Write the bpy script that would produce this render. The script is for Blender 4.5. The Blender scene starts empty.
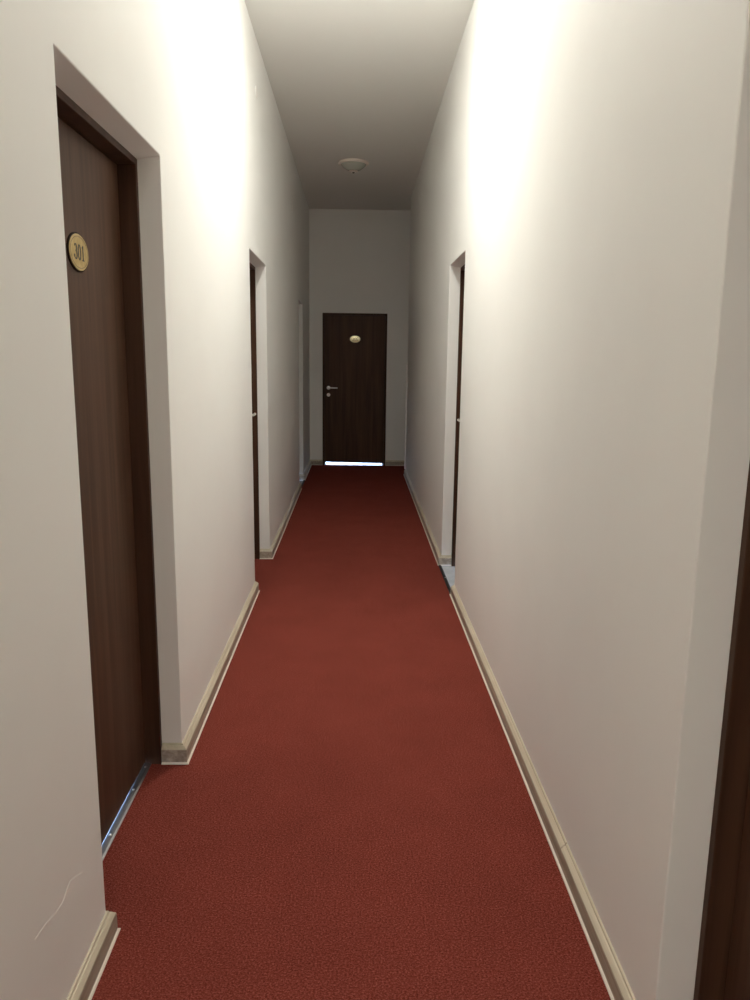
import bpy, bmesh, math, random
from mathutils import Vector, Matrix

S = bpy.context.scene
COL = S.collection

# ------------------------------------------------------------------ camera
F_PX, PITCH, YAW, ROLL = 753.9, 0.1848, 0.0278, 0.0126
cam_d = bpy.data.cameras.new('camera')
cam_d.sensor_fit = 'VERTICAL'
cam_d.sensor_height = 24.0
cam_d.lens = F_PX / 1000.0 * 24.0
cam_d.clip_start = 0.02
cam = bpy.data.objects.new('camera', cam_d)
COL.objects.link(cam)
_fw = Vector((math.sin(YAW) * math.cos(PITCH), math.cos(YAW) * math.cos(PITCH), -math.sin(PITCH)))
_rt = Vector((math.cos(YAW), -math.sin(YAW), 0))
_up = _rt.cross(_fw)
_c, _s = math.cos(ROLL), math.sin(ROLL)
_r2, _u2 = _c * _rt + _s * _up, -_s * _rt + _c * _up
cam.matrix_world = Matrix(((_r2.x, _u2.x, -_fw.x, 0.626), (_r2.y, _u2.y, -_fw.y, 0.0),
                           (_r2.z, _u2.z, -_fw.z, 1.467), (0, 0, 0, 1)))
S.camera = cam

# ------------------------------------------------------------------ world, exposure
W = bpy.data.worlds.new('daylight')
S.world = W
W.use_nodes = True
W.node_tree.nodes['Background'].inputs[0].default_value = (0.42, 0.62, 1.0, 1)
W.node_tree.nodes['Background'].inputs[1].default_value = 14.0
LAMP_EMISSION = 218.0
S.view_settings.view_transform = 'Standard'
S.view_settings.look = 'None'
S.view_settings.gamma = 1.0
S.view_settings.use_curve_mapping = False
S.view_settings.exposure = 0.0
S.cycles.use_denoising = True
S.cycles.max_bounces = 24
S.cycles.diffuse_bounces = 18
S.cycles.sample_clamp_indirect = 6.0

# ------------------------------------------------------------------ dimensions (metres)
WX = 1.261            # corridor width
H = 3.405             # ceiling height
END = 10.496          # end wall
CORNER = 9.63         # right wall stops here, side passage beyond
WX2 = 1.284           # the last stretch of the right wall flares out a little
BACK = -4.6
OPEN_H = 2.096        # height of the door niches
DEPTH = 0.073         # depth of the plaster niche before the wooden frame
T = 0.26              # wall thickness
LEFT = [(1.715, 2.576), (4.626, 5.4565), (8.508, 9.134)]
RIGHT = [(0.50, 1.338), (4.566, 5.2975)]
EDX0, EDX1, EDH = 0.176, 1.055, 2.074

# ------------------------------------------------------------------ helpers
def srgb(r, g, b):
    f = lambda c: (c / 255) / 12.92 if c / 255 <= 0.04045 else ((c / 255 + 0.055) / 1.055) ** 2.4
    return (f(r), f(g), f(b), 1)

def new_obj(name, mesh, mat=None, parent=None):
    o = bpy.data.objects.new(name, mesh)
    COL.objects.link(o)
    if mat is not None:
        mesh.materials.append(mat)
    if parent is not None:
        o.parent = parent
    return o

def from_bm(name, bm, mat=None, parent=None, smooth=False):
    bmesh.ops.recalc_face_normals(bm, faces=bm.faces)
    me = bpy.data.meshes.new(name)
    bm.to_mesh(me)
    bm.free()
    if smooth:
        for p in me.polygons:
            p.use_smooth = True
    return new_obj(name, me, mat, parent)

def bevel(o, w, seg=2, ang=35):
    m = o.modifiers.new('bevel', 'BEVEL')
    m.width = w; m.segments = seg; m.limit_method = 'ANGLE'; m.angle_limit = math.radians(ang)
    return o

def box(bm, a, b):
    x0, y0, z0 = a; x1, y1, z1 = b
    v = [bm.verts.new(p) for p in ((x0, y0, z0), (x1, y0, z0), (x1, y1, z0), (x0, y1, z0),
                                   (x0, y0, z1), (x1, y0, z1), (x1, y1, z1), (x0, y1, z1))]
    for f in ((0, 3, 2, 1), (4, 5, 6, 7), (0, 1, 5, 4), (1, 2, 6, 5), (2, 3, 7, 6), (3, 0, 4, 7)):
        bm.faces.new([v[i] for i in f])
    return v

def extrude_outline(bm, pts, off):
    """closed outline of 3-D points pushed along off into a solid"""
    a = [bm.verts.new(p) for p in pts]
    b = [bm.verts.new(Vector(p) + Vector(off)) for p in pts]
    n = len(pts)
    bm.faces.new(a); bm.faces.new(list(reversed(b)))
    for i in range(n):
        bm.faces.new((a[i], b[i], b[(i + 1) % n], a[(i + 1) % n]))

def sweep(bm, prof, path):
    """profile (distance out to the right-hand side of the path, height) swept with mitres"""
    P = [Vector(p) for p in path]
    rings = []
    for i, p in enumerate(P):
        d0 = (P[i] - P[i - 1]).normalized() if i else None
        d1 = (P[i + 1] - P[i]).normalized() if i < len(P) - 1 else None
        r = lambda d: Vector((d.y, -d.x))
        if d0 is None: n = r(d1)
        elif d1 is None: n = r(d0)
        else:
            n = (r(d0) + r(d1)).normalized()
            n = n / max(0.2, n.dot(r(d0)))
        rings.append([bm.verts.new((p.x + n.x * u, p.y + n.y * u, z)) for u, z in prof])
    k = len(prof)
    for a, b in zip(rings[:-1], rings[1:]):
        for j in range(k):
            bm.faces.new((a[j], b[j], b[(j + 1) % k], a[(j + 1) % k]))
    bm.faces.new(rings[0]); bm.faces.new(list(reversed(rings[-1])))

def lathe(bm, prof, n=48, axis='Z', centre=(0, 0, 0)):
    c = Vector(centre)
    def P(r, h, t):
        a, b = r * math.cos(t), r * math.sin(t)
        return c + (Vector((a, b, h)) if axis == 'Z' else Vector((h, a, b)))
    rings = []
    for r, h in prof:
        if r < 1e-6: rings.append([bm.verts.new(P(0, h, 0))])
        else: rings.append([bm.verts.new(P(r, h, 2 * math.pi * i / n)) for i in range(n)])
    for a, b in zip(rings[:-1], rings[1:]):
        for i in range(n):
            j = (i + 1) % n
            if len(a) == 1 and len(b) == 1: continue
            if len(a) == 1: bm.faces.new((a[0], b[i], b[j]))
            elif len(b) == 1: bm.faces.new((a[i], a[j], b[0]))
            else: bm.faces.new((a[i], a[j], b[j], b[i]))

def tube(bm, pts, r, n=14, flat=1.0):
    """round bar along points, elliptical in z when flat != 1, capped"""
    P = [Vector(p) for p in pts]
    rings = []
    for i, p in enumerate(P):
        d = (P[min(i + 1, len(P) - 1)] - P[max(i - 1, 0)]).normalized()
        up = Vector((0, 0, 1))
        s = d.cross(up).normalized()
        w = s.cross(d).normalized()
        rings.append([bm.verts.new(p + s * r * math.cos(2 * math.pi * k / n) + w * r * flat * math.sin(2 * math.pi * k / n)) for k in range(n)])
    for a, b in zip(rings[:-1], rings[1:]):
        for k in range(n):
            bm.faces.new((a[k], a[(k + 1) % n], b[(k + 1) % n], b[k]))
    bm.faces.new(rings[0]); bm.faces.new(list(reversed(rings[-1])))

def tag(o, label=None, cat=None, group=None, kind=None):
    if label: o['label'] = label
    if cat: o['category'] = cat
    if group: o['group'] = group
    if kind: o['kind'] = kind
    return o

def empty(name, loc, rz=0.0):
    o = bpy.data.objects.new(name, None)
    COL.objects.link(o)
    o.location = loc; o.rotation_euler = (0, 0, rz)
    o.empty_display_size = 0.1
    return o

# ------------------------------------------------------------------ materials
def mat(name, col, rough=0.6, metal=0.0, spec=0.5):
    m = bpy.data.materials.new(name); m.use_nodes = True
    b = m.node_tree.nodes['Principled BSDF']
    b.inputs['Base Color'].default_value = col
    b.inputs['Roughness'].default_value = rough
    b.inputs['Metallic'].default_value = metal
    b.inputs['Specular IOR Level'].default_value = spec
    return m, m.node_tree, b

def noise_ramp(nt, scale, stops, mapping=(1, 1, 1), detail=4, rough=0.55, distort=0.0):
    N, L = nt.nodes, nt.links
    g = N.new('ShaderNodeNewGeometry')
    mp = N.new('ShaderNodeMapping'); mp.inputs['Scale'].default_value = mapping
    n = N.new('ShaderNodeTexNoise'); n.inputs['Scale'].default_value = scale
    n.inputs['Detail'].default_value = detail; n.inputs['Roughness'].default_value = rough
    n.inputs['Distortion'].default_value = distort
    r = N.new('ShaderNodeValToRGB')
    e = r.color_ramp.elements
    e[0].position, e[0].color = stops[0]
    e[1].position, e[1].color = stops[-1]
    for p, c in stops[1:-1]:
        x = e.new(p); x.color = c
    L.new(g.outputs['Position'], mp.inputs['Vector']); L.new(mp.outputs[0], n.inputs['Vector'])
    L.new(n.outputs['Fac'], r.inputs['Fac'])
    return n, r

def bump(nt, b, src, strength, dist):
    k = nt.nodes.new('ShaderNodeBump')
    k.inputs['Strength'].default_value = strength; k.inputs['Distance'].default_value = dist
    nt.links.new(src, k.inputs['Height']); nt.links.new(k.outputs[0], b.inputs['Normal'])
    return k

# painted plaster
M_WALL, nt, b = mat('painted_plaster', (0.78, 0.76, 0.71, 1), 0.6, spec=0.25)
n, r = noise_ramp(nt, 1.6, [(0.3, (0.865, 0.865, 0.845, 1)), (0.55, (0.885, 0.887, 0.865, 1)), (0.75, (0.893, 0.895, 0.873, 1))], detail=5)
nt.links.new(r.outputs[0], b.inputs['Base Color'])
n2, _ = noise_ramp(nt, 3.0, [(0, (0, 0, 0, 1)), (1, (1, 1, 1, 1))], mapping=(1, 1.6, 0.6), detail=3)
bump(nt, b, n2.outputs['Fac'], 0.25, 0.006)

M_CEIL, nt, b = mat('ceiling_paint', (0.875, 0.875, 0.85, 1), 0.8, spec=0.2)

# carpet
M_CARPET, nt, b = mat('red_carpet', (0.2, 0.03, 0.02, 1), 0.95, spec=0.0)
n, r = noise_ramp(nt, 190, [(0.34, (0.060, 0.008, 0.006, 1)), (0.5, (0.185, 0.038, 0.027, 1)), (0.66, (0.42, 0.135, 0.105, 1))], mapping=(1, 1.2, 1), detail=6, rough=0.85)
n3, r3 = noise_ramp(nt, 3.0, [(0.3, (0.90, 0.9, 0.9, 1)), (0.7, (1.07, 1.07, 1.07, 1))], detail=6, rough=0.65)
mx = nt.nodes.new('ShaderNodeMix'); mx.data_type = 'RGBA'; mx.blend_type = 'MULTIPLY'
mx.inputs['Factor'].default_value = 1.0
nt.links.new(r.outputs[0], mx.inputs['A']); nt.links.new(r3.outputs[0], mx.inputs['B'])
nt.links.new(mx.outputs['Result'], b.inputs['Base Color'])
bump(nt, b, n.outputs['Fac'], 0.3, 0.0015)

# door veneer, grain standing upright
def wood(name, c0, c1, c2, rough, mapping=(26, 26, 1.1), scale=1.0):
    m, nt, b = mat(name, c1, rough, spec=0.2)
    n, r = noise_ramp(nt, scale, [(0.3, c0), (0.5, c1), (0.72, c2)], mapping=mapping, detail=6, rough=0.6, distort=0.4)
    nt.links.new(r.outputs[0], b.inputs['Base Color'])
    return m
M_DOOR = wood('walnut_veneer', (0.060, 0.027, 0.015, 1), (0.085, 0.042, 0.024, 1), (0.118, 0.062, 0.037, 1), 0.5)
M_FRAME = wood('walnut_frame', (0.045, 0.020, 0.011, 1), (0.062, 0.029, 0.016, 1), (0.085, 0.042, 0.024, 1), 0.5)
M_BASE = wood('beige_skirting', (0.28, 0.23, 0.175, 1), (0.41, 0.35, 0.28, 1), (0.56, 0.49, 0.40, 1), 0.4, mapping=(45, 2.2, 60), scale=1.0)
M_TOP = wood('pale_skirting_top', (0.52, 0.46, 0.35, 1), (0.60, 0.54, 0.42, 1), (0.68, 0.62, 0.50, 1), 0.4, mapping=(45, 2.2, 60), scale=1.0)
M_LIP, *_ = mat('pale_sealing_lip', (0.80, 0.74, 0.64, 1), 0.45)
M_ALU, nt, b = mat('brushed_aluminium', (0.42, 0.43, 0.44, 1), 0.38, 1.0)
n, r = noise_ramp(nt, 1.0, [(0.3, (0.34, 0.35, 0.36, 1)), (0.7, (0.52, 0.53, 0.54, 1))], mapping=(500, 8, 500))
nt.links.new(r.outputs[0], b.inputs['Base Color'])
M_STEEL, *_ = mat('satin_steel', (0.85, 0.83, 0.80, 1), 0.32, 0.9)
M_BLACK, *_ = mat('black_rubber', (0.012, 0.012, 0.012, 1), 0.6)
M_BRASS, nt, b = mat('aged_brass', (0.62, 0.46, 0.16, 1), 0.5, 0.3)
n, r = noise_ramp(nt, 60, [(0.3, (0.40, 0.28, 0.09, 1)), (0.5, (0.47, 0.34, 0.13, 1)), (0.75, (0.55, 0.42, 0.20, 1))], detail=5)
nt.links.new(r.outputs[0], b.inputs['Base Color'])
M_CREAM, *_ = mat('cream_plate', (0.95, 0.88, 0.58, 1), 0.33, 1.0)
M_RIM, *_ = mat('dark_rim', (0.03, 0.018, 0.012, 1), 0.8, spec=0.1)
M_INK, *_ = mat('engraved_black', (0.02, 0.015, 0.01, 1), 0.5)
M_INK2, *_ = mat('worn_olive_ink', (0.30, 0.26, 0.08, 1), 0.5)
M_TILE, nt, b = mat('pale_floor_tile', (0.60, 0.63, 0.64, 1), 0.25)
n, r = noise_ramp(nt, 7, [(0.3, (0.50, 0.53, 0.54, 1)), (0.7, (0.68, 0.70, 0.71, 1))], detail=6)
nt.links.new(r.outputs[0], b.inputs['Base Color'])
M_WHITE, *_ = mat('white_glossy_plastic', (0.95, 0.95, 0.94, 1), 0.3)
M_COVER, *_ = mat('white_cover', (0.90, 0.89, 0.86, 1), 0.3)
M_RING, *_ = mat('cream_lamp_ring', (0.90, 0.83, 0.76, 1), 0.3)
M_GLASS_OFF, nt, b = mat('frosted_glass_off', (0.55, 0.60, 0.54, 1), 0.25)
M_GLASS_ON, nt, b = mat('frosted_glass_lit', (0.9, 0.88, 0.82, 1), 0.3)
b.inputs['Emission Color'].default_value = (1.0, 0.97, 0.89, 1)
b.inputs['Emission Strength'].default_value = LAMP_EMISSION
M_BOLT, *_ = mat('black_finial', (0.02, 0.02, 0.02, 1), 0.35)

# ------------------------------------------------------------------ walls, ceiling, floor
def side_wall(name, x, sgn, openings, y0, y1, tail=None):
    pts = [(x, y0, -0.1)]
    for a, c in openings:
        pts += [(x, a, -0.1), (x, a, OPEN_H), (x, c, OPEN_H), (x, c, -0.1)]
    if tail is None: pts += [(x, y1, -0.1)]
    else: pts.pop(); y1 = openings[-1][1]
    pts += [(x, y1, H), (x, y0, H)]
    bm = bmesh.new()
    front = [bm.verts.new(p) for p in pts]            # the niche heads slope down a little inwards
    back = [bm.verts.new((p[0] + sgn * T, p[1], p[2] - (0.046 if p[2] == OPEN_H else 0))) for p in pts]
    bm.faces.new(front); bm.faces.new(list(reversed(back)))
    for i in range(len(pts)):
        bm.faces.new((front[i], back[i], back[(i + 1) % len(pts)], front[(i + 1) % len(pts)]))
    if tail is not None:                               # tail: plan corner (x, y) where the wall ends
        extrude_outline(bm, [(x, y1, -0.1), tail + (-0.1,), (tail[0] + sgn * T, tail[1], -0.1), (x + sgn * T, y1, -0.1)], (0, 0, H + 0.1))
    o = from_bm(name, bm, M_WALL)
    bevel(o, 0.003, 2)
    return tag(o, kind='structure')

wl = side_wall('wall_left', 0.0, -1, LEFT, BACK - T, END + T)
tag(wl, 'long cream plaster wall on the left with three door niches', 'wall')
wr = side_wall('wall_right', WX, 1, RIGHT, BACK - T, CORNER, (WX2, CORNER))
tag(wr, 'long cream plaster wall on the right, ending at a corner before the far door', 'wall')

bm = bmesh.new()                                     # end wall with the opening of its door
PASS_X = 3.2
extrude_outline(bm, [(0, END, -0.1), (EDX0, END, -0.1), (EDX0, END, EDH), (EDX1, END, EDH), (EDX1, END, -0.1),
                     (PASS_X, END, -0.1), (PASS_X, END, H), (0, END, H)], (0, T, 0))
o = from_bm('wall_back', bm, M_WALL)
tag(o, 'short plaster wall closing the far end of the corridor around the dark door', 'wall', kind='structure')

bm = bmesh.new()
box(bm, (0, BACK - T, -0.1), (WX, BACK, H))
tag(from_bm('wall_front', bm, M_WALL), 'plaster wall behind the viewer', 'wall', kind='structure')
bm = bmesh.new()                                     # side passage beyond the right corner
box(bm, (WX + T, CORNER - T, -0.1), (PASS_X, CORNER, H))
box(bm, (PASS_X, CORNER - T, -0.1), (PASS_X + T, END + T, H))
tag(from_bm('wall_passage', bm, M_WALL), 'plaster walls of the side passage at the far right corner', 'wall', kind='structure')

bm = bmesh.new()
box(bm, (-T, BACK - T, H), (PASS_X + T, END + T, H + 0.2))
tag(from_bm('ceiling', bm, M_CEIL), 'flat plain plaster ceiling over the corridor', 'ceiling', kind='structure')

bm = bmesh.new()
box(bm, (-3.5, BACK - T, -0.2), (PASS_X + 1.5, END + 3.0, -0.007))
tag(from_bm('floor_tiles', bm, M_TILE), 'pale tile floor showing in the right middle niche and under the doors', 'floor', kind='structure')

CX0, CX1 = -0.109, WX + 0.109                        # carpet runs into some niches
bm = bmesh.new()
pl = [(0.0, BACK)]
outline = [(0, BACK)]
outline += [(WX, BACK), (WX, RIGHT[0][0]), (CX1, RIGHT[0][0]), (CX1, RIGHT[0][1]), (WX, RIGHT[0][1]),
            (WX, RIGHT[1][0]), (WX - 0.022, RIGHT[1][0]), (WX - 0.022, RIGHT[1][1]), (WX, RIGHT[1][1]),
            (WX2, CORNER), (PASS_X, CORNER), (PASS_X, END), (EDX1, END), (EDX1, END + 0.02), (EDX0, END + 0.02), (EDX0, END), (0, END),
            (0, LEFT[2][1]), (0.022, LEFT[2][1]), (0.022, LEFT[2][0]), (0, LEFT[2][0]),
            (0, LEFT[1][1]), (CX0, LEFT[1][1]), (CX0, LEFT[1][0]), (0, LEFT[1][0]),
            (0, LEFT[0][1]), (CX0, LEFT[0][1]), (CX0, LEFT[0][0]), (0, LEFT[0][0])]
extrude_outline(bm, [(x, y, -0.007) for x, y in outline], (0, 0, 0.007))
tag(from_bm('floor', bm, M_CARPET), 'dark red fitted carpet running the length of the corridor', 'carpet', kind='structure')

# ------------------------------------------------------------------ skirting boards
BODY = [(0, 0), (0.020, 0), (0.020, 0.050), (0.0185, 0.0545), (0.0, 0.0545)]
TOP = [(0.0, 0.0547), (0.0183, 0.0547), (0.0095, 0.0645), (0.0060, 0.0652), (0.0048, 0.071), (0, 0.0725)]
LIP = [(0.0195, 0), (0.026, 0), (0.0255, 0.003), (0.0215, 0.0055), (0.0195, 0.006)]
JOINT = [(0.0195, 0.0), (0.0215, 0.0), (0.0215, 0.049), (0.020, 0.0555), (0.0105, 0.065), (0.006, 0.066), (0.0055, 0.0715), (0, 0.0735), (0, 0.070), (0.005, 0.06)]

def skirting(name, path, label, joints=()):
    bm = bmesh.new(); sweep(bm, BODY, path)
    o = from_bm(name, bm, M_BASE)
    tag(o, label, 'skirting board', kind='structure')
    bm = bmesh.new(); sweep(bm, LIP, path)
    from_bm('sealing_lip', bm, M_LIP, o)
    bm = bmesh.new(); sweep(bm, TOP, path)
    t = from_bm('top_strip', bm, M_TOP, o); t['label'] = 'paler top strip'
    for (x, y), d in joints:
        bm = bmesh.new()
        sweep(bm, [(u + 0.0006, z + 0.0006) for u, z in BODY[:3] + TOP[1:]], [(x, y), (x + d[0] * 0.005, y + d[1] * 0.005)])
        from_bm('joint_cover', bm, M_BASE, o)
    return o

a, c, e = LEFT
D = DEPTH - 0.001
skirting('baseboard_left', [(0, BACK), (0, a[0]), (-D, a[0])],
         'beige skirting board on the left wall nearest the viewer')
skirting('baseboard_left', [(-D, a[1]), (0, a[1]), (0, c[0]), (-D, c[0])],
         'beige skirting board on the left wall between the first and second niches')
skirting('baseboard_left', [(-D, c[1]), (0, c[1]), (0, e[0]), (-D, e[0])],
         'beige skirting board on the left wall between the second and third niches')
skirting('baseboard_left', [(-D, e[1]), (0, e[1]), (0, END - 0.028)],
         'short skirting board on the left wall from the third niche to the far corner')
a, c = RIGHT
skirting('baseboard_right', [(WX + D, a[0]), (WX, a[0]), (WX, BACK)], 'beige skirting board on the right wall behind the viewer')
skirting('baseboard_right', [(WX + D, c[0]), (WX, c[0]), (WX, a[1]), (WX + D, a[1])],
         'long beige skirting board on the right wall before its middle niche', joints=[((WX, 1.985), (0, -1))])
skirting('baseboard_right', [(PASS_X - 0.03, CORNER), (WX2, CORNER), (WX, c[1]), (WX + D, c[1])],
         'beige skirting board on the right wall between its middle niche and the far corner')
skirting('baseboard_back', [(0.0, END), (EDX0 - 0.001, END)], 'short skirting board left of the far door')
skirting('baseboard_back', [(EDX1 + 0.001, END), (PASS_X, END)], 'skirting board right of the far door')

# ------------------------------------------------------------------ doors
# local frame of a door: wall face at x = 0, opening from y = 0 to w, the corridor on the +x side
def stroke(bm, pts, w, x0, x1, closed=False):
    """flat ribbon along (y, z) points with its own width per point, given a thickness in x"""
    P = [Vector((p[0], p[1])) for p in pts]
    Wd = [p[2] if len(p) > 2 else w for p in pts]
    n = len(P)
    L = []; R = []
    for i, p in enumerate(P):
        a = P[(i - 1) % n] if (closed or i > 0) else P[i]
        c = P[(i + 1) % n] if (closed or i < n - 1) else P[i]
        d = (c - a).normalized(); q = Vector((-d.y, d.x)) * Wd[i] / 2
        L.append(p + q); R.append(p - q)
    mk = lambda v, x: bm.verts.new((x, v.x, v.y))
    l0, r0, l1, r1 = [mk(v, x0) for v in L], [mk(v, x0) for v in R], [mk(v, x1) for v in L], [mk(v, x1) for v in R]
    rng = range(n) if closed else range(n - 1)
    for i in rng:
        j = (i + 1) % n
        bm.faces.new((l1[i], l1[j], r1[j], r1[i])); bm.faces.new((l0[i], l0[j], l1[j], l1[i]))
        bm.faces.new((r0[i], r1[i], r1[j], r0[j])); bm.faces.new((l0[i], r0[i], r0[j], l0[j]))
    if not closed:
        for i in (0, n - 1):
            bm.faces.new((l0[i], l1[i], r1[i], r0[i]))

def digit(bm, ch, cy, cz, h, x0, x1, m=1):
    """engraved roman digits; m mirrors y because +x faces the reader"""
    w = h * 0.5
    T1, T2 = h * 0.085, h * 0.17
    pt = lambda u, v, t: (cy + m * (u - 0.5) * w, cz + (v - 0.5) * h, t)
    if ch == '0':
        stroke(bm, [pt(0.5 + 0.46 * math.cos(t), 0.5 + 0.48 * math.sin(t), T1 + (T2 - T1) * abs(math.cos(t))) for t in [2 * math.pi * k / 24 for k in range(24)]], 0, x0, x1, True)
    elif ch == '1':
        stroke(bm, [pt(0.5, 0.0, T2), pt(0.5, 1.0, T2)], 0, x0, x1)
        stroke(bm, [pt(0.12, 0.03, T1), pt(0.88, 0.03, T1)], 0, x0, x1)
        stroke(bm, [pt(0.15, 0.84, T1), pt(0.5, 0.97, T1)], 0, x0, x1)
    elif ch == '3':
        a = [pt(0.45 + 0.40 * math.cos(t), 0.75 + 0.22 * math.sin(t), T1 + (T2 - T1) * max(0, math.cos(t))) for t in [math.radians(160 - k * 25) for k in range(11)]]
        c = [pt(0.45 + 0.48 * math.cos(t), 0.28 + 0.26 * math.sin(t), T1 + (T2 - T1) * max(0, math.cos(t))) for t in [math.radians(90 - k * 23) for k in range(12)]]
        stroke(bm, a, 0, x0, x1); stroke(bm, c, 0, x0, x1)
        lathe(bm, [(0, x0), (T2 * 0.62, x0), (T2 * 0.62, x1), (0, x1)], 12, 'X', (0,) + c[-1][:2])
    elif ch == '6':
        stroke(bm, [pt(0.5 + 0.42 * math.cos(t), 0.30 + 0.28 * math.sin(t), T1 + (T2 - T1) * abs(math.cos(t))) for t in [2 * math.pi * k / 20 for k in range(20)]], 0, x0, x1, True)
        stroke(bm, [pt(0.08, 0.30, T2), pt(0.10, 0.55, T2), pt(0.25, 0.80, T2), pt(0.52, 0.95, T1), pt(0.85, 0.96, T1)], 0, x0, x1)

def number_plate(root, cy, cz, x, text, plate_mat, ink_mat, m, dome=0.0):
    a, c = 0.076, 0.0515
    def oval(bm, ra, rb, h0, h1, round_=0.0015, rise=0.0):
        n = 56
        rings = []
        for s, h in ((0, h0), (1, h0), (1, h1 - round_), (1 - round_ / rb, h1), (0.8, h1 + rise * 0.36), (0.6, h1 + rise * 0.64), (0.4, h1 + rise * 0.84), (0.2, h1 + rise * 0.96), (0, h1 + rise)):
            if s == 0: rings.append([bm.verts.new((h, cy, cz))])
            else: rings.append([bm.verts.new((h, cy + ra * s * math.cos(2 * math.pi * i / n), cz + rb * s * math.sin(2 * math.pi * i / n))) for i in range(n)])
        for p, q in zip(rings[:-1], rings[1:]):
            for i in range(n):
                j = (i + 1) % n
                if len(p) == 1: bm.faces.new((p[0], q[i], q[j]))
                elif len(q) == 1: bm.faces.new((p[i], p[j], q[0]))
                else: bm.faces.new((p[i], p[j], q[j], q[i]))
    bm = bmesh.new(); oval(bm, a, c, x, x + 0.005)
    rim = from_bm('number_plate', bm, M_RIM, root)
    rim['label'] = 'oval number plate with dark rim'
    bm = bmesh.new(); oval(bm, a - 0.004, c - 0.004, x + 0.0048, x + 0.0065, 0.0008, dome)
    from_bm('plate_face', bm, plate_mat, rim)
    bm = bmesh.new()                                   # engraved border line
    n = 64
    stroke(bm, [(cy + (a - 0.0105) * math.cos(2 * math.pi * k / n), cz + (c - 0.0105) * math.sin(2 * math.pi * k / n), 0.0011) for k in range(n)], 0, x + 0.0064, x + 0.0068 + dome * 0.4, True)
    from_bm('border_line', bm, ink_mat, rim)
    bm = bmesh.new()
    h = 0.040
    for i, ch in enumerate(text):
        digit(bm, ch, cy + m * (i - 1) * h * 0.68, cz, h, x + 0.0064, x + 0.0071 + dome, m)
    o = from_bm('number', bm, ink_mat, rim)
    return rim

def lever_handle(root, cy, cz, x, direc):
    """round rose, lever towards direc, key rose below"""
    bm = bmesh.new()
    lathe(bm, [(0, x), (0.026, x), (0.026, x + 0.006), (0.024, x + 0.009), (0.012, x + 0.010), (0.011, x + 0.012), (0, x + 0.012)], 32, 'X', (0, cy, cz))
    h = from_bm('handle', bm, M_STEEL, root, smooth=False)
    h['label'] = 'satin steel lever handle'
    bm = bmesh.new()
    pts = [(x + 0.010, cy, cz), (x + 0.036, cy, cz), (x + 0.045, cy + direc * 0.003, cz), (x + 0.050, cy + direc * 0.012, cz),
           (x + 0.051, cy + direc * 0.03, cz), (x + 0.051, cy + direc * 0.10, cz), (x + 0.049, cy + direc * 0.118, cz), (x + 0.046, cy + direc * 0.122, cz)]
    tube(bm, pts, 0.0085, 14)
    from_bm('lever', bm, M_STEEL, h, smooth=True)
    bm = bmesh.new()
    lathe(bm, [(0, x), (0.025, x), (0.025, x + 0.006), (0.022, x + 0.009), (0, x + 0.009)], 32, 'X', (0, cy, cz - 0.096))
    k = from_bm('lock_rose', bm, M_STEEL, root)
    bm = bmesh.new()
    lathe(bm, [(0, x + 0.0088), (0.006, x + 0.0088), (0.006, x + 0.0125), (0, x + 0.0125)], 20, 'X', (0, cy, cz - 0.096))
    box(bm, (x + 0.0088, cy - 0.003, cz - 0.112), (x + 0.0125, cy + 0.003, cz - 0.098))
    from_bm('lock_cylinder', bm, M_STEEL, k)

def make_door(name, loc, rz, w, h, label, depth=DEPTH, jamb=0.022, leaf_x=None, gap=(0.012, 0.012), stop=False):
    """frame (two jambs and a head), rebate stop, leaf"""
    root = empty(name, loc, rz)
    tag(root, label, 'door', kind='structure')
    x1 = -depth
    x0 = -T + 0.005
    lx = (-0.130 if leaf_x is None else leaf_x)
    j = jamb
    bm = bmesh.new()
    e = 0.0006
    extrude_outline(bm, [(x1, e, -0.006), (x1, e, h - e), (x1, w - e, h - e), (x1, w - e, -0.006), (x1, w - j, -0.006), (x1, w - j, h - j), (x1, j, h - j), (x1, j, -0.006)], (x0 - x1, 0, 0))
    fr = from_bm('frame', bm, M_FRAME, root); bevel(fr, 0.002)
    if stop:                                            # rebate: the leaf closes against it from behind
        k = j + 0.012
        bm = bmesh.new()
        sx1, sx0 = lx + 0.014, lx + 0.0005
        extrude_outline(bm, [(sx1, j, -0.006), (sx1, j, h - j), (sx1, w - j, h - j), (sx1, w - j, -0.006), (sx1, w - k, -0.006), (sx1, w - k, h - k), (sx1, k, h - k), (sx1, k, -0.006)], (sx0 - sx1, 0, 0))
        from_bm('rebate_stop', bm, M_FRAME, fr)
    else:                                               # the leaf closes against a stop behind it
        k = j + 0.014
        extra = bmesh.new()
        a_, b_ = lx - 0.0425, lx - 0.075
        extrude_outline(extra, [(a_, j, -0.006), (a_, j, h - j), (a_, w - j, h - j), (a_, w - j, -0.006), (a_, w - k, -0.006), (a_, w - k, h - k), (a_, k, h - k), (a_, k, -0.006)], (b_ - a_, 0, 0))
        from_bm('rebate_stop', extra, M_FRAME, fr)
    bm = bmesh.new()
    cl = 0.003
    g0, g1 = gap
    extrude_outline(bm, [(lx, j + cl, g0), (lx, w - j - cl, g1), (lx, w - j - cl, h - j - cl), (lx, j + cl, h - j - cl)], (-0.042, 0, 0))
    lf = from_bm('leaf', bm, M_DOOR, root); bevel(lf, 0.0015)
    return root, lx

# left wall doors: local +x is world +x
def left_door(i, n, label, **k):
    y0, y1 = LEFT[i]
    return make_door('door_%d' % n, (0, y0, 0), 0, y1 - y0, OPEN_H - 0.012, label, **k)
def right_door(i, n, label, **k):
    y0, y1 = RIGHT[i]
    return make_door('door_%d' % n, (WX, y1, 0), math.pi, y1 - y0, OPEN_H - 0.012, label, **k)

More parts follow.
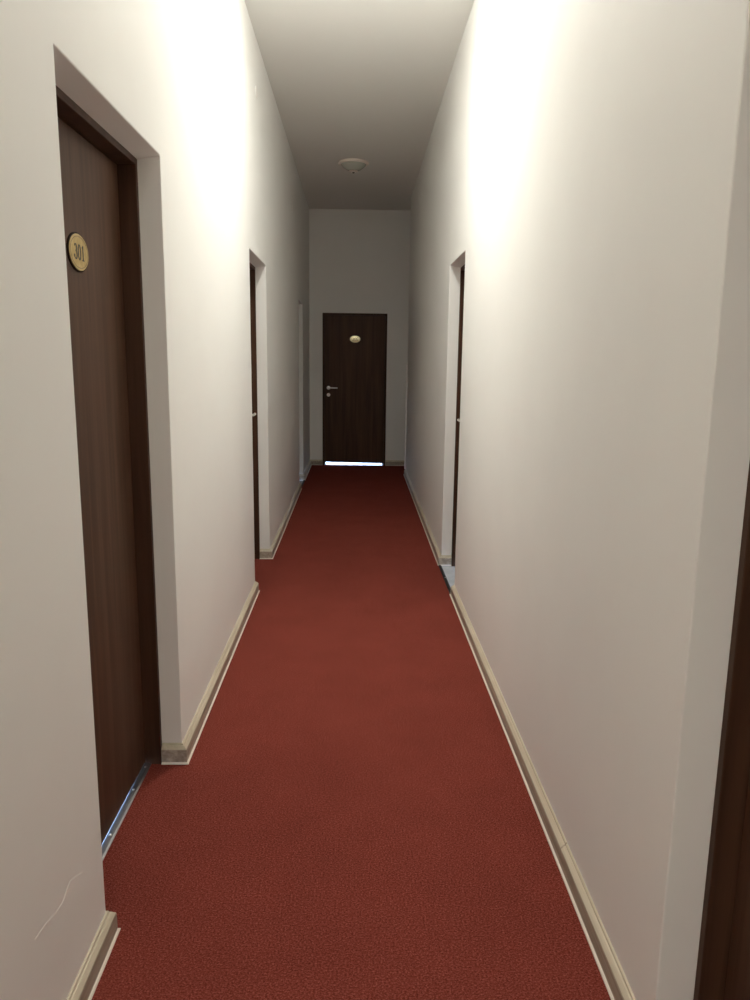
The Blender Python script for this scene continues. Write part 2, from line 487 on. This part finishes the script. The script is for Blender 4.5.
d1, lx = left_door(0, 1, 'dark walnut door with an oval brass 301 plate, first on the left')
w = LEFT[0][1] - LEFT[0][0]
number_plate(d1, 2.150 - LEFT[0][0], 1.741, lx, '301', M_BRASS, M_INK, 1)
lever_handle(d1, 0.068, 1.06, lx, 1)
d2, lx = left_door(1, 2, 'dark door in the second niche of the left wall, lever handle just showing', gap=(0.006, 0.006))
lever_handle(d2, LEFT[1][1] - LEFT[1][0] - 0.20, 1.075, lx, 1)
d3, lx = left_door(2, 3, 'dark door hidden in the third niche of the left wall', gap=(0.03, 0.03))
lever_handle(d3, 0.07, 1.06, lx, 1)
d4, lx = right_door(0, 4, 'dark door frame in the near right niche at the edge of the photo', depth=0.079)
lever_handle(d4, w - 0.15, 1.06, lx, -1)
d5, lx = right_door(1, 5, 'dark narrow door in the middle niche of the right wall', gap=(0.022, 0.022))
lever_handle(d5, 0.07, 1.06, lx, 1)
# far door, its frame flush with the end wall: local +x is world -y, local +y is world +x
d6, lx = make_door('door_6', (EDX0, END, 0), -math.pi / 2, EDX1 - EDX0, EDH, 'dark door closing the far end of the corridor, daylight under it',
                   depth=-0.006, jamb=0.028, leaf_x=-0.022, gap=(0.038, 0.024), stop=False)
number_plate(d6, 0.620 - EDX0, 1.731, lx, '306', M_CREAM, M_INK2, 1, dome=0.0042)
lever_handle(d6, 0.258 - EDX0, 1.070, lx, 1)

# hairline ridge in the plaster, low on the near left wall
bm = bmesh.new()
stroke(bm, [(1.325, 0.328, 0.001), (1.367, 0.321, 0.004), (1.422, 0.304, 0.006), (1.459, 0.297, 0.007), (1.484, 0.307, 0.006), (1.509, 0.315, 0.007), (1.579, 0.287, 0.001)], 0, -0.0005, 0.0006)
o = from_bm('plaster_ridge', bm, M_WALL, wl)

# ------------------------------------------------------------------ carpet edge strips and thresholds
def strip(name, x0, x1, y0, y1, label, m, screws=(), top=0.004):
    bm = bmesh.new()
    xm = (x0 + x1) / 2; q = (x1 - x0)
    extrude_outline(bm, [(x0, y0, -0.006), (x0, y0, top * 0.35), (x0 + q * 0.2, y0, top * 0.9), (xm, y0, top), (x1 - q * 0.2, y0, top * 0.9), (x1, y0, top * 0.35), (x1, y0, -0.006)], (0, y1 - y0, 0))
    o = from_bm(name, bm, m)
    tag(o, label, 'threshold')
    for y in screws:
        bm = bmesh.new()
        lathe(bm, [(0.0045, top * 0.9), (0.004, top + 0.0012), (0.002, top + 0.0022), (0, top + 0.0024)], 16, 'Z', (xm, y, 0))
        from_bm('screw', bm, M_STEEL, o, smooth=True)
    return o
y0, y1 = LEFT[0]
strip('threshold_strip', -0.139, -0.109, y0 + 0.02, y1 - 0.02, 'grey metal carpet strip under the door numbered 301', M_ALU,
      screws=(y0 + 0.12, 2.13, 2.38, y1 - 0.05), top=0.005)
y0, y1 = LEFT[1]
strip('threshold_strip', -0.139, -0.109, y0 + 0.02, y1 - 0.02, 'metal carpet strip under the second door on the left', M_ALU, screws=(y0 + 0.2, y1 - 0.2))
y0, y1 = RIGHT[0]
strip('threshold_strip', WX + 0.109, WX + 0.139, y0 + 0.02, y1 - 0.02, 'metal carpet strip under the nearest right door', M_ALU, screws=(y0 + 0.2, y1 - 0.2))
y0, y1 = RIGHT[1]
strip('threshold_strip', WX - 0.022, WX - 0.001, y0 + 0.028, y1 - 0.028, 'black edging strip between red carpet and pale tile at the right middle niche', M_BLACK, screws=(4.95,), top=0.006)
y0, y1 = LEFT[2]
strip('threshold_strip', 0.001, 0.022, y0 + 0.028, y1 - 0.028, 'black edging strip along the carpet at the third left niche', M_BLACK, top=0.006)

# ------------------------------------------------------------------ white guard on the far right corner
bm = bmesh.new()
g = 0.018
pts = [(WX2 - 0.0005, CORNER - 0.030), (WX2 - g * 0.5, CORNER - 0.029), (WX2 - g * 0.85, CORNER - 0.022), (WX2 - g, CORNER - 0.010), (WX2 - g, CORNER + g * 0.4),
       (WX2 - g * 0.7, CORNER + g * 0.8), (WX2, CORNER + g), (WX2 + 0.03, CORNER + g), (WX2 + 0.03, CORNER), (WX2 - 0.0005, CORNER)]
extrude_outline(bm, [(x, y, 0.076) for x, y in pts], (0, 0, 1.325))
o = from_bm('corner_guard', bm, M_WHITE); bevel(o, 0.002)
tag(o, 'thin white corner guard standing on the far end of the right wall', 'corner guard')

# ------------------------------------------------------------------ round blank covers high on the walls
def cover(x, y, z, sgn, label, r=0.048):
    bm = bmesh.new()
    s = sgn
    lathe(bm, [(0, 0), (r, 0), (r, s * 0.003), (r * 0.93, s * 0.0055), (r * 0.80, s * 0.0065), (0, s * 0.007)], 40, 'X')
    o = from_bm('junction_box_cover', bm, M_COVER)
    o.location = (x, y, z)
    tag(o, label, 'cover', 'round blank covers high on the walls')
    return o
cover(0, 3.78, 2.935, 1, 'round white blank cover high on the left wall, nearest the viewer')
cover(0, 5.055, 3.078, 1, 'small white blank cover high on the left wall, between the other two', 0.035)
cover(0, 7.73, 2.906, 1, 'small white blank cover high on the left wall, farthest from the viewer', 0.05)
cover(WX, 4.34, 3.12, -1, 'round white blank cover high on the right wall, nearest the viewer')
cover(WX, 8.1, 3.10, -1, 'faint white blank cover high on the right wall near the far end', 0.045)

# ------------------------------------------------------------------ ceiling lamps
def lamp(loc, lit, label):
    root = empty('ceiling_lamp', loc)
    tag(root, label, 'ceiling lamp', 'round ceiling lamps along the corridor')
    bm = bmesh.new()
    lathe(bm, [(0, 0), (0.142, 0), (0.150, -0.006), (0.154, -0.014), (0.152, -0.022), (0.143, -0.027), (0.131, -0.027), (0.128, -0.020), (0, -0.020)], 64)
    from_bm('ring', bm, M_RING, root, smooth=True)
    bm = bmesh.new()
    q = 0.5 if lit else 1.0                            # lit ones carry the flatter glass
    up = 0.0575 * (1 - q)
    prof = [(r_, -0.024 - z_ * q) for r_, z_ in ((0.126, 0), (0.120, 0.010), (0.108, 0.023), (0.091, 0.037), (0.073, 0.048), (0.056, 0.055), (0.046, 0.058), (0.0, 0.060))]
    lathe(bm, prof, 64)
    from_bm('glass_bowl', bm, M_GLASS_ON if lit else M_GLASS_OFF, root, smooth=True)
    bm = bmesh.new()
    lathe(bm, [(r_, z_ + up) for r_, z_ in ((0, -0.082), (0.044, -0.084), (0.047, -0.088), (0.036, -0.094), (0.016, -0.098), (0, -0.099))], 32)
    from_bm('boss', bm, M_RING if not lit else M_GLASS_ON, root, smooth=True)
    bm = bmesh.new()
    lathe(bm, [(r_, z_ + up) for r_, z_ in ((0, -0.0975), (0.011, -0.0975), (0.012, -0.101), (0.008, -0.106), (0, -0.107))], 24)
    from_bm('finial', bm, M_BOLT, root, smooth=True)
    return root
lamp((0.592, 8.05, H), False, 'unlit round ceiling lamp with a frosted glass bowl near the far door')
lamp((0.60, 3.7, H), True, 'lit round ceiling lamp above the near part of the corridor')
lamp((0.60, -2.1, H), True, 'lit round ceiling lamp behind the viewer')
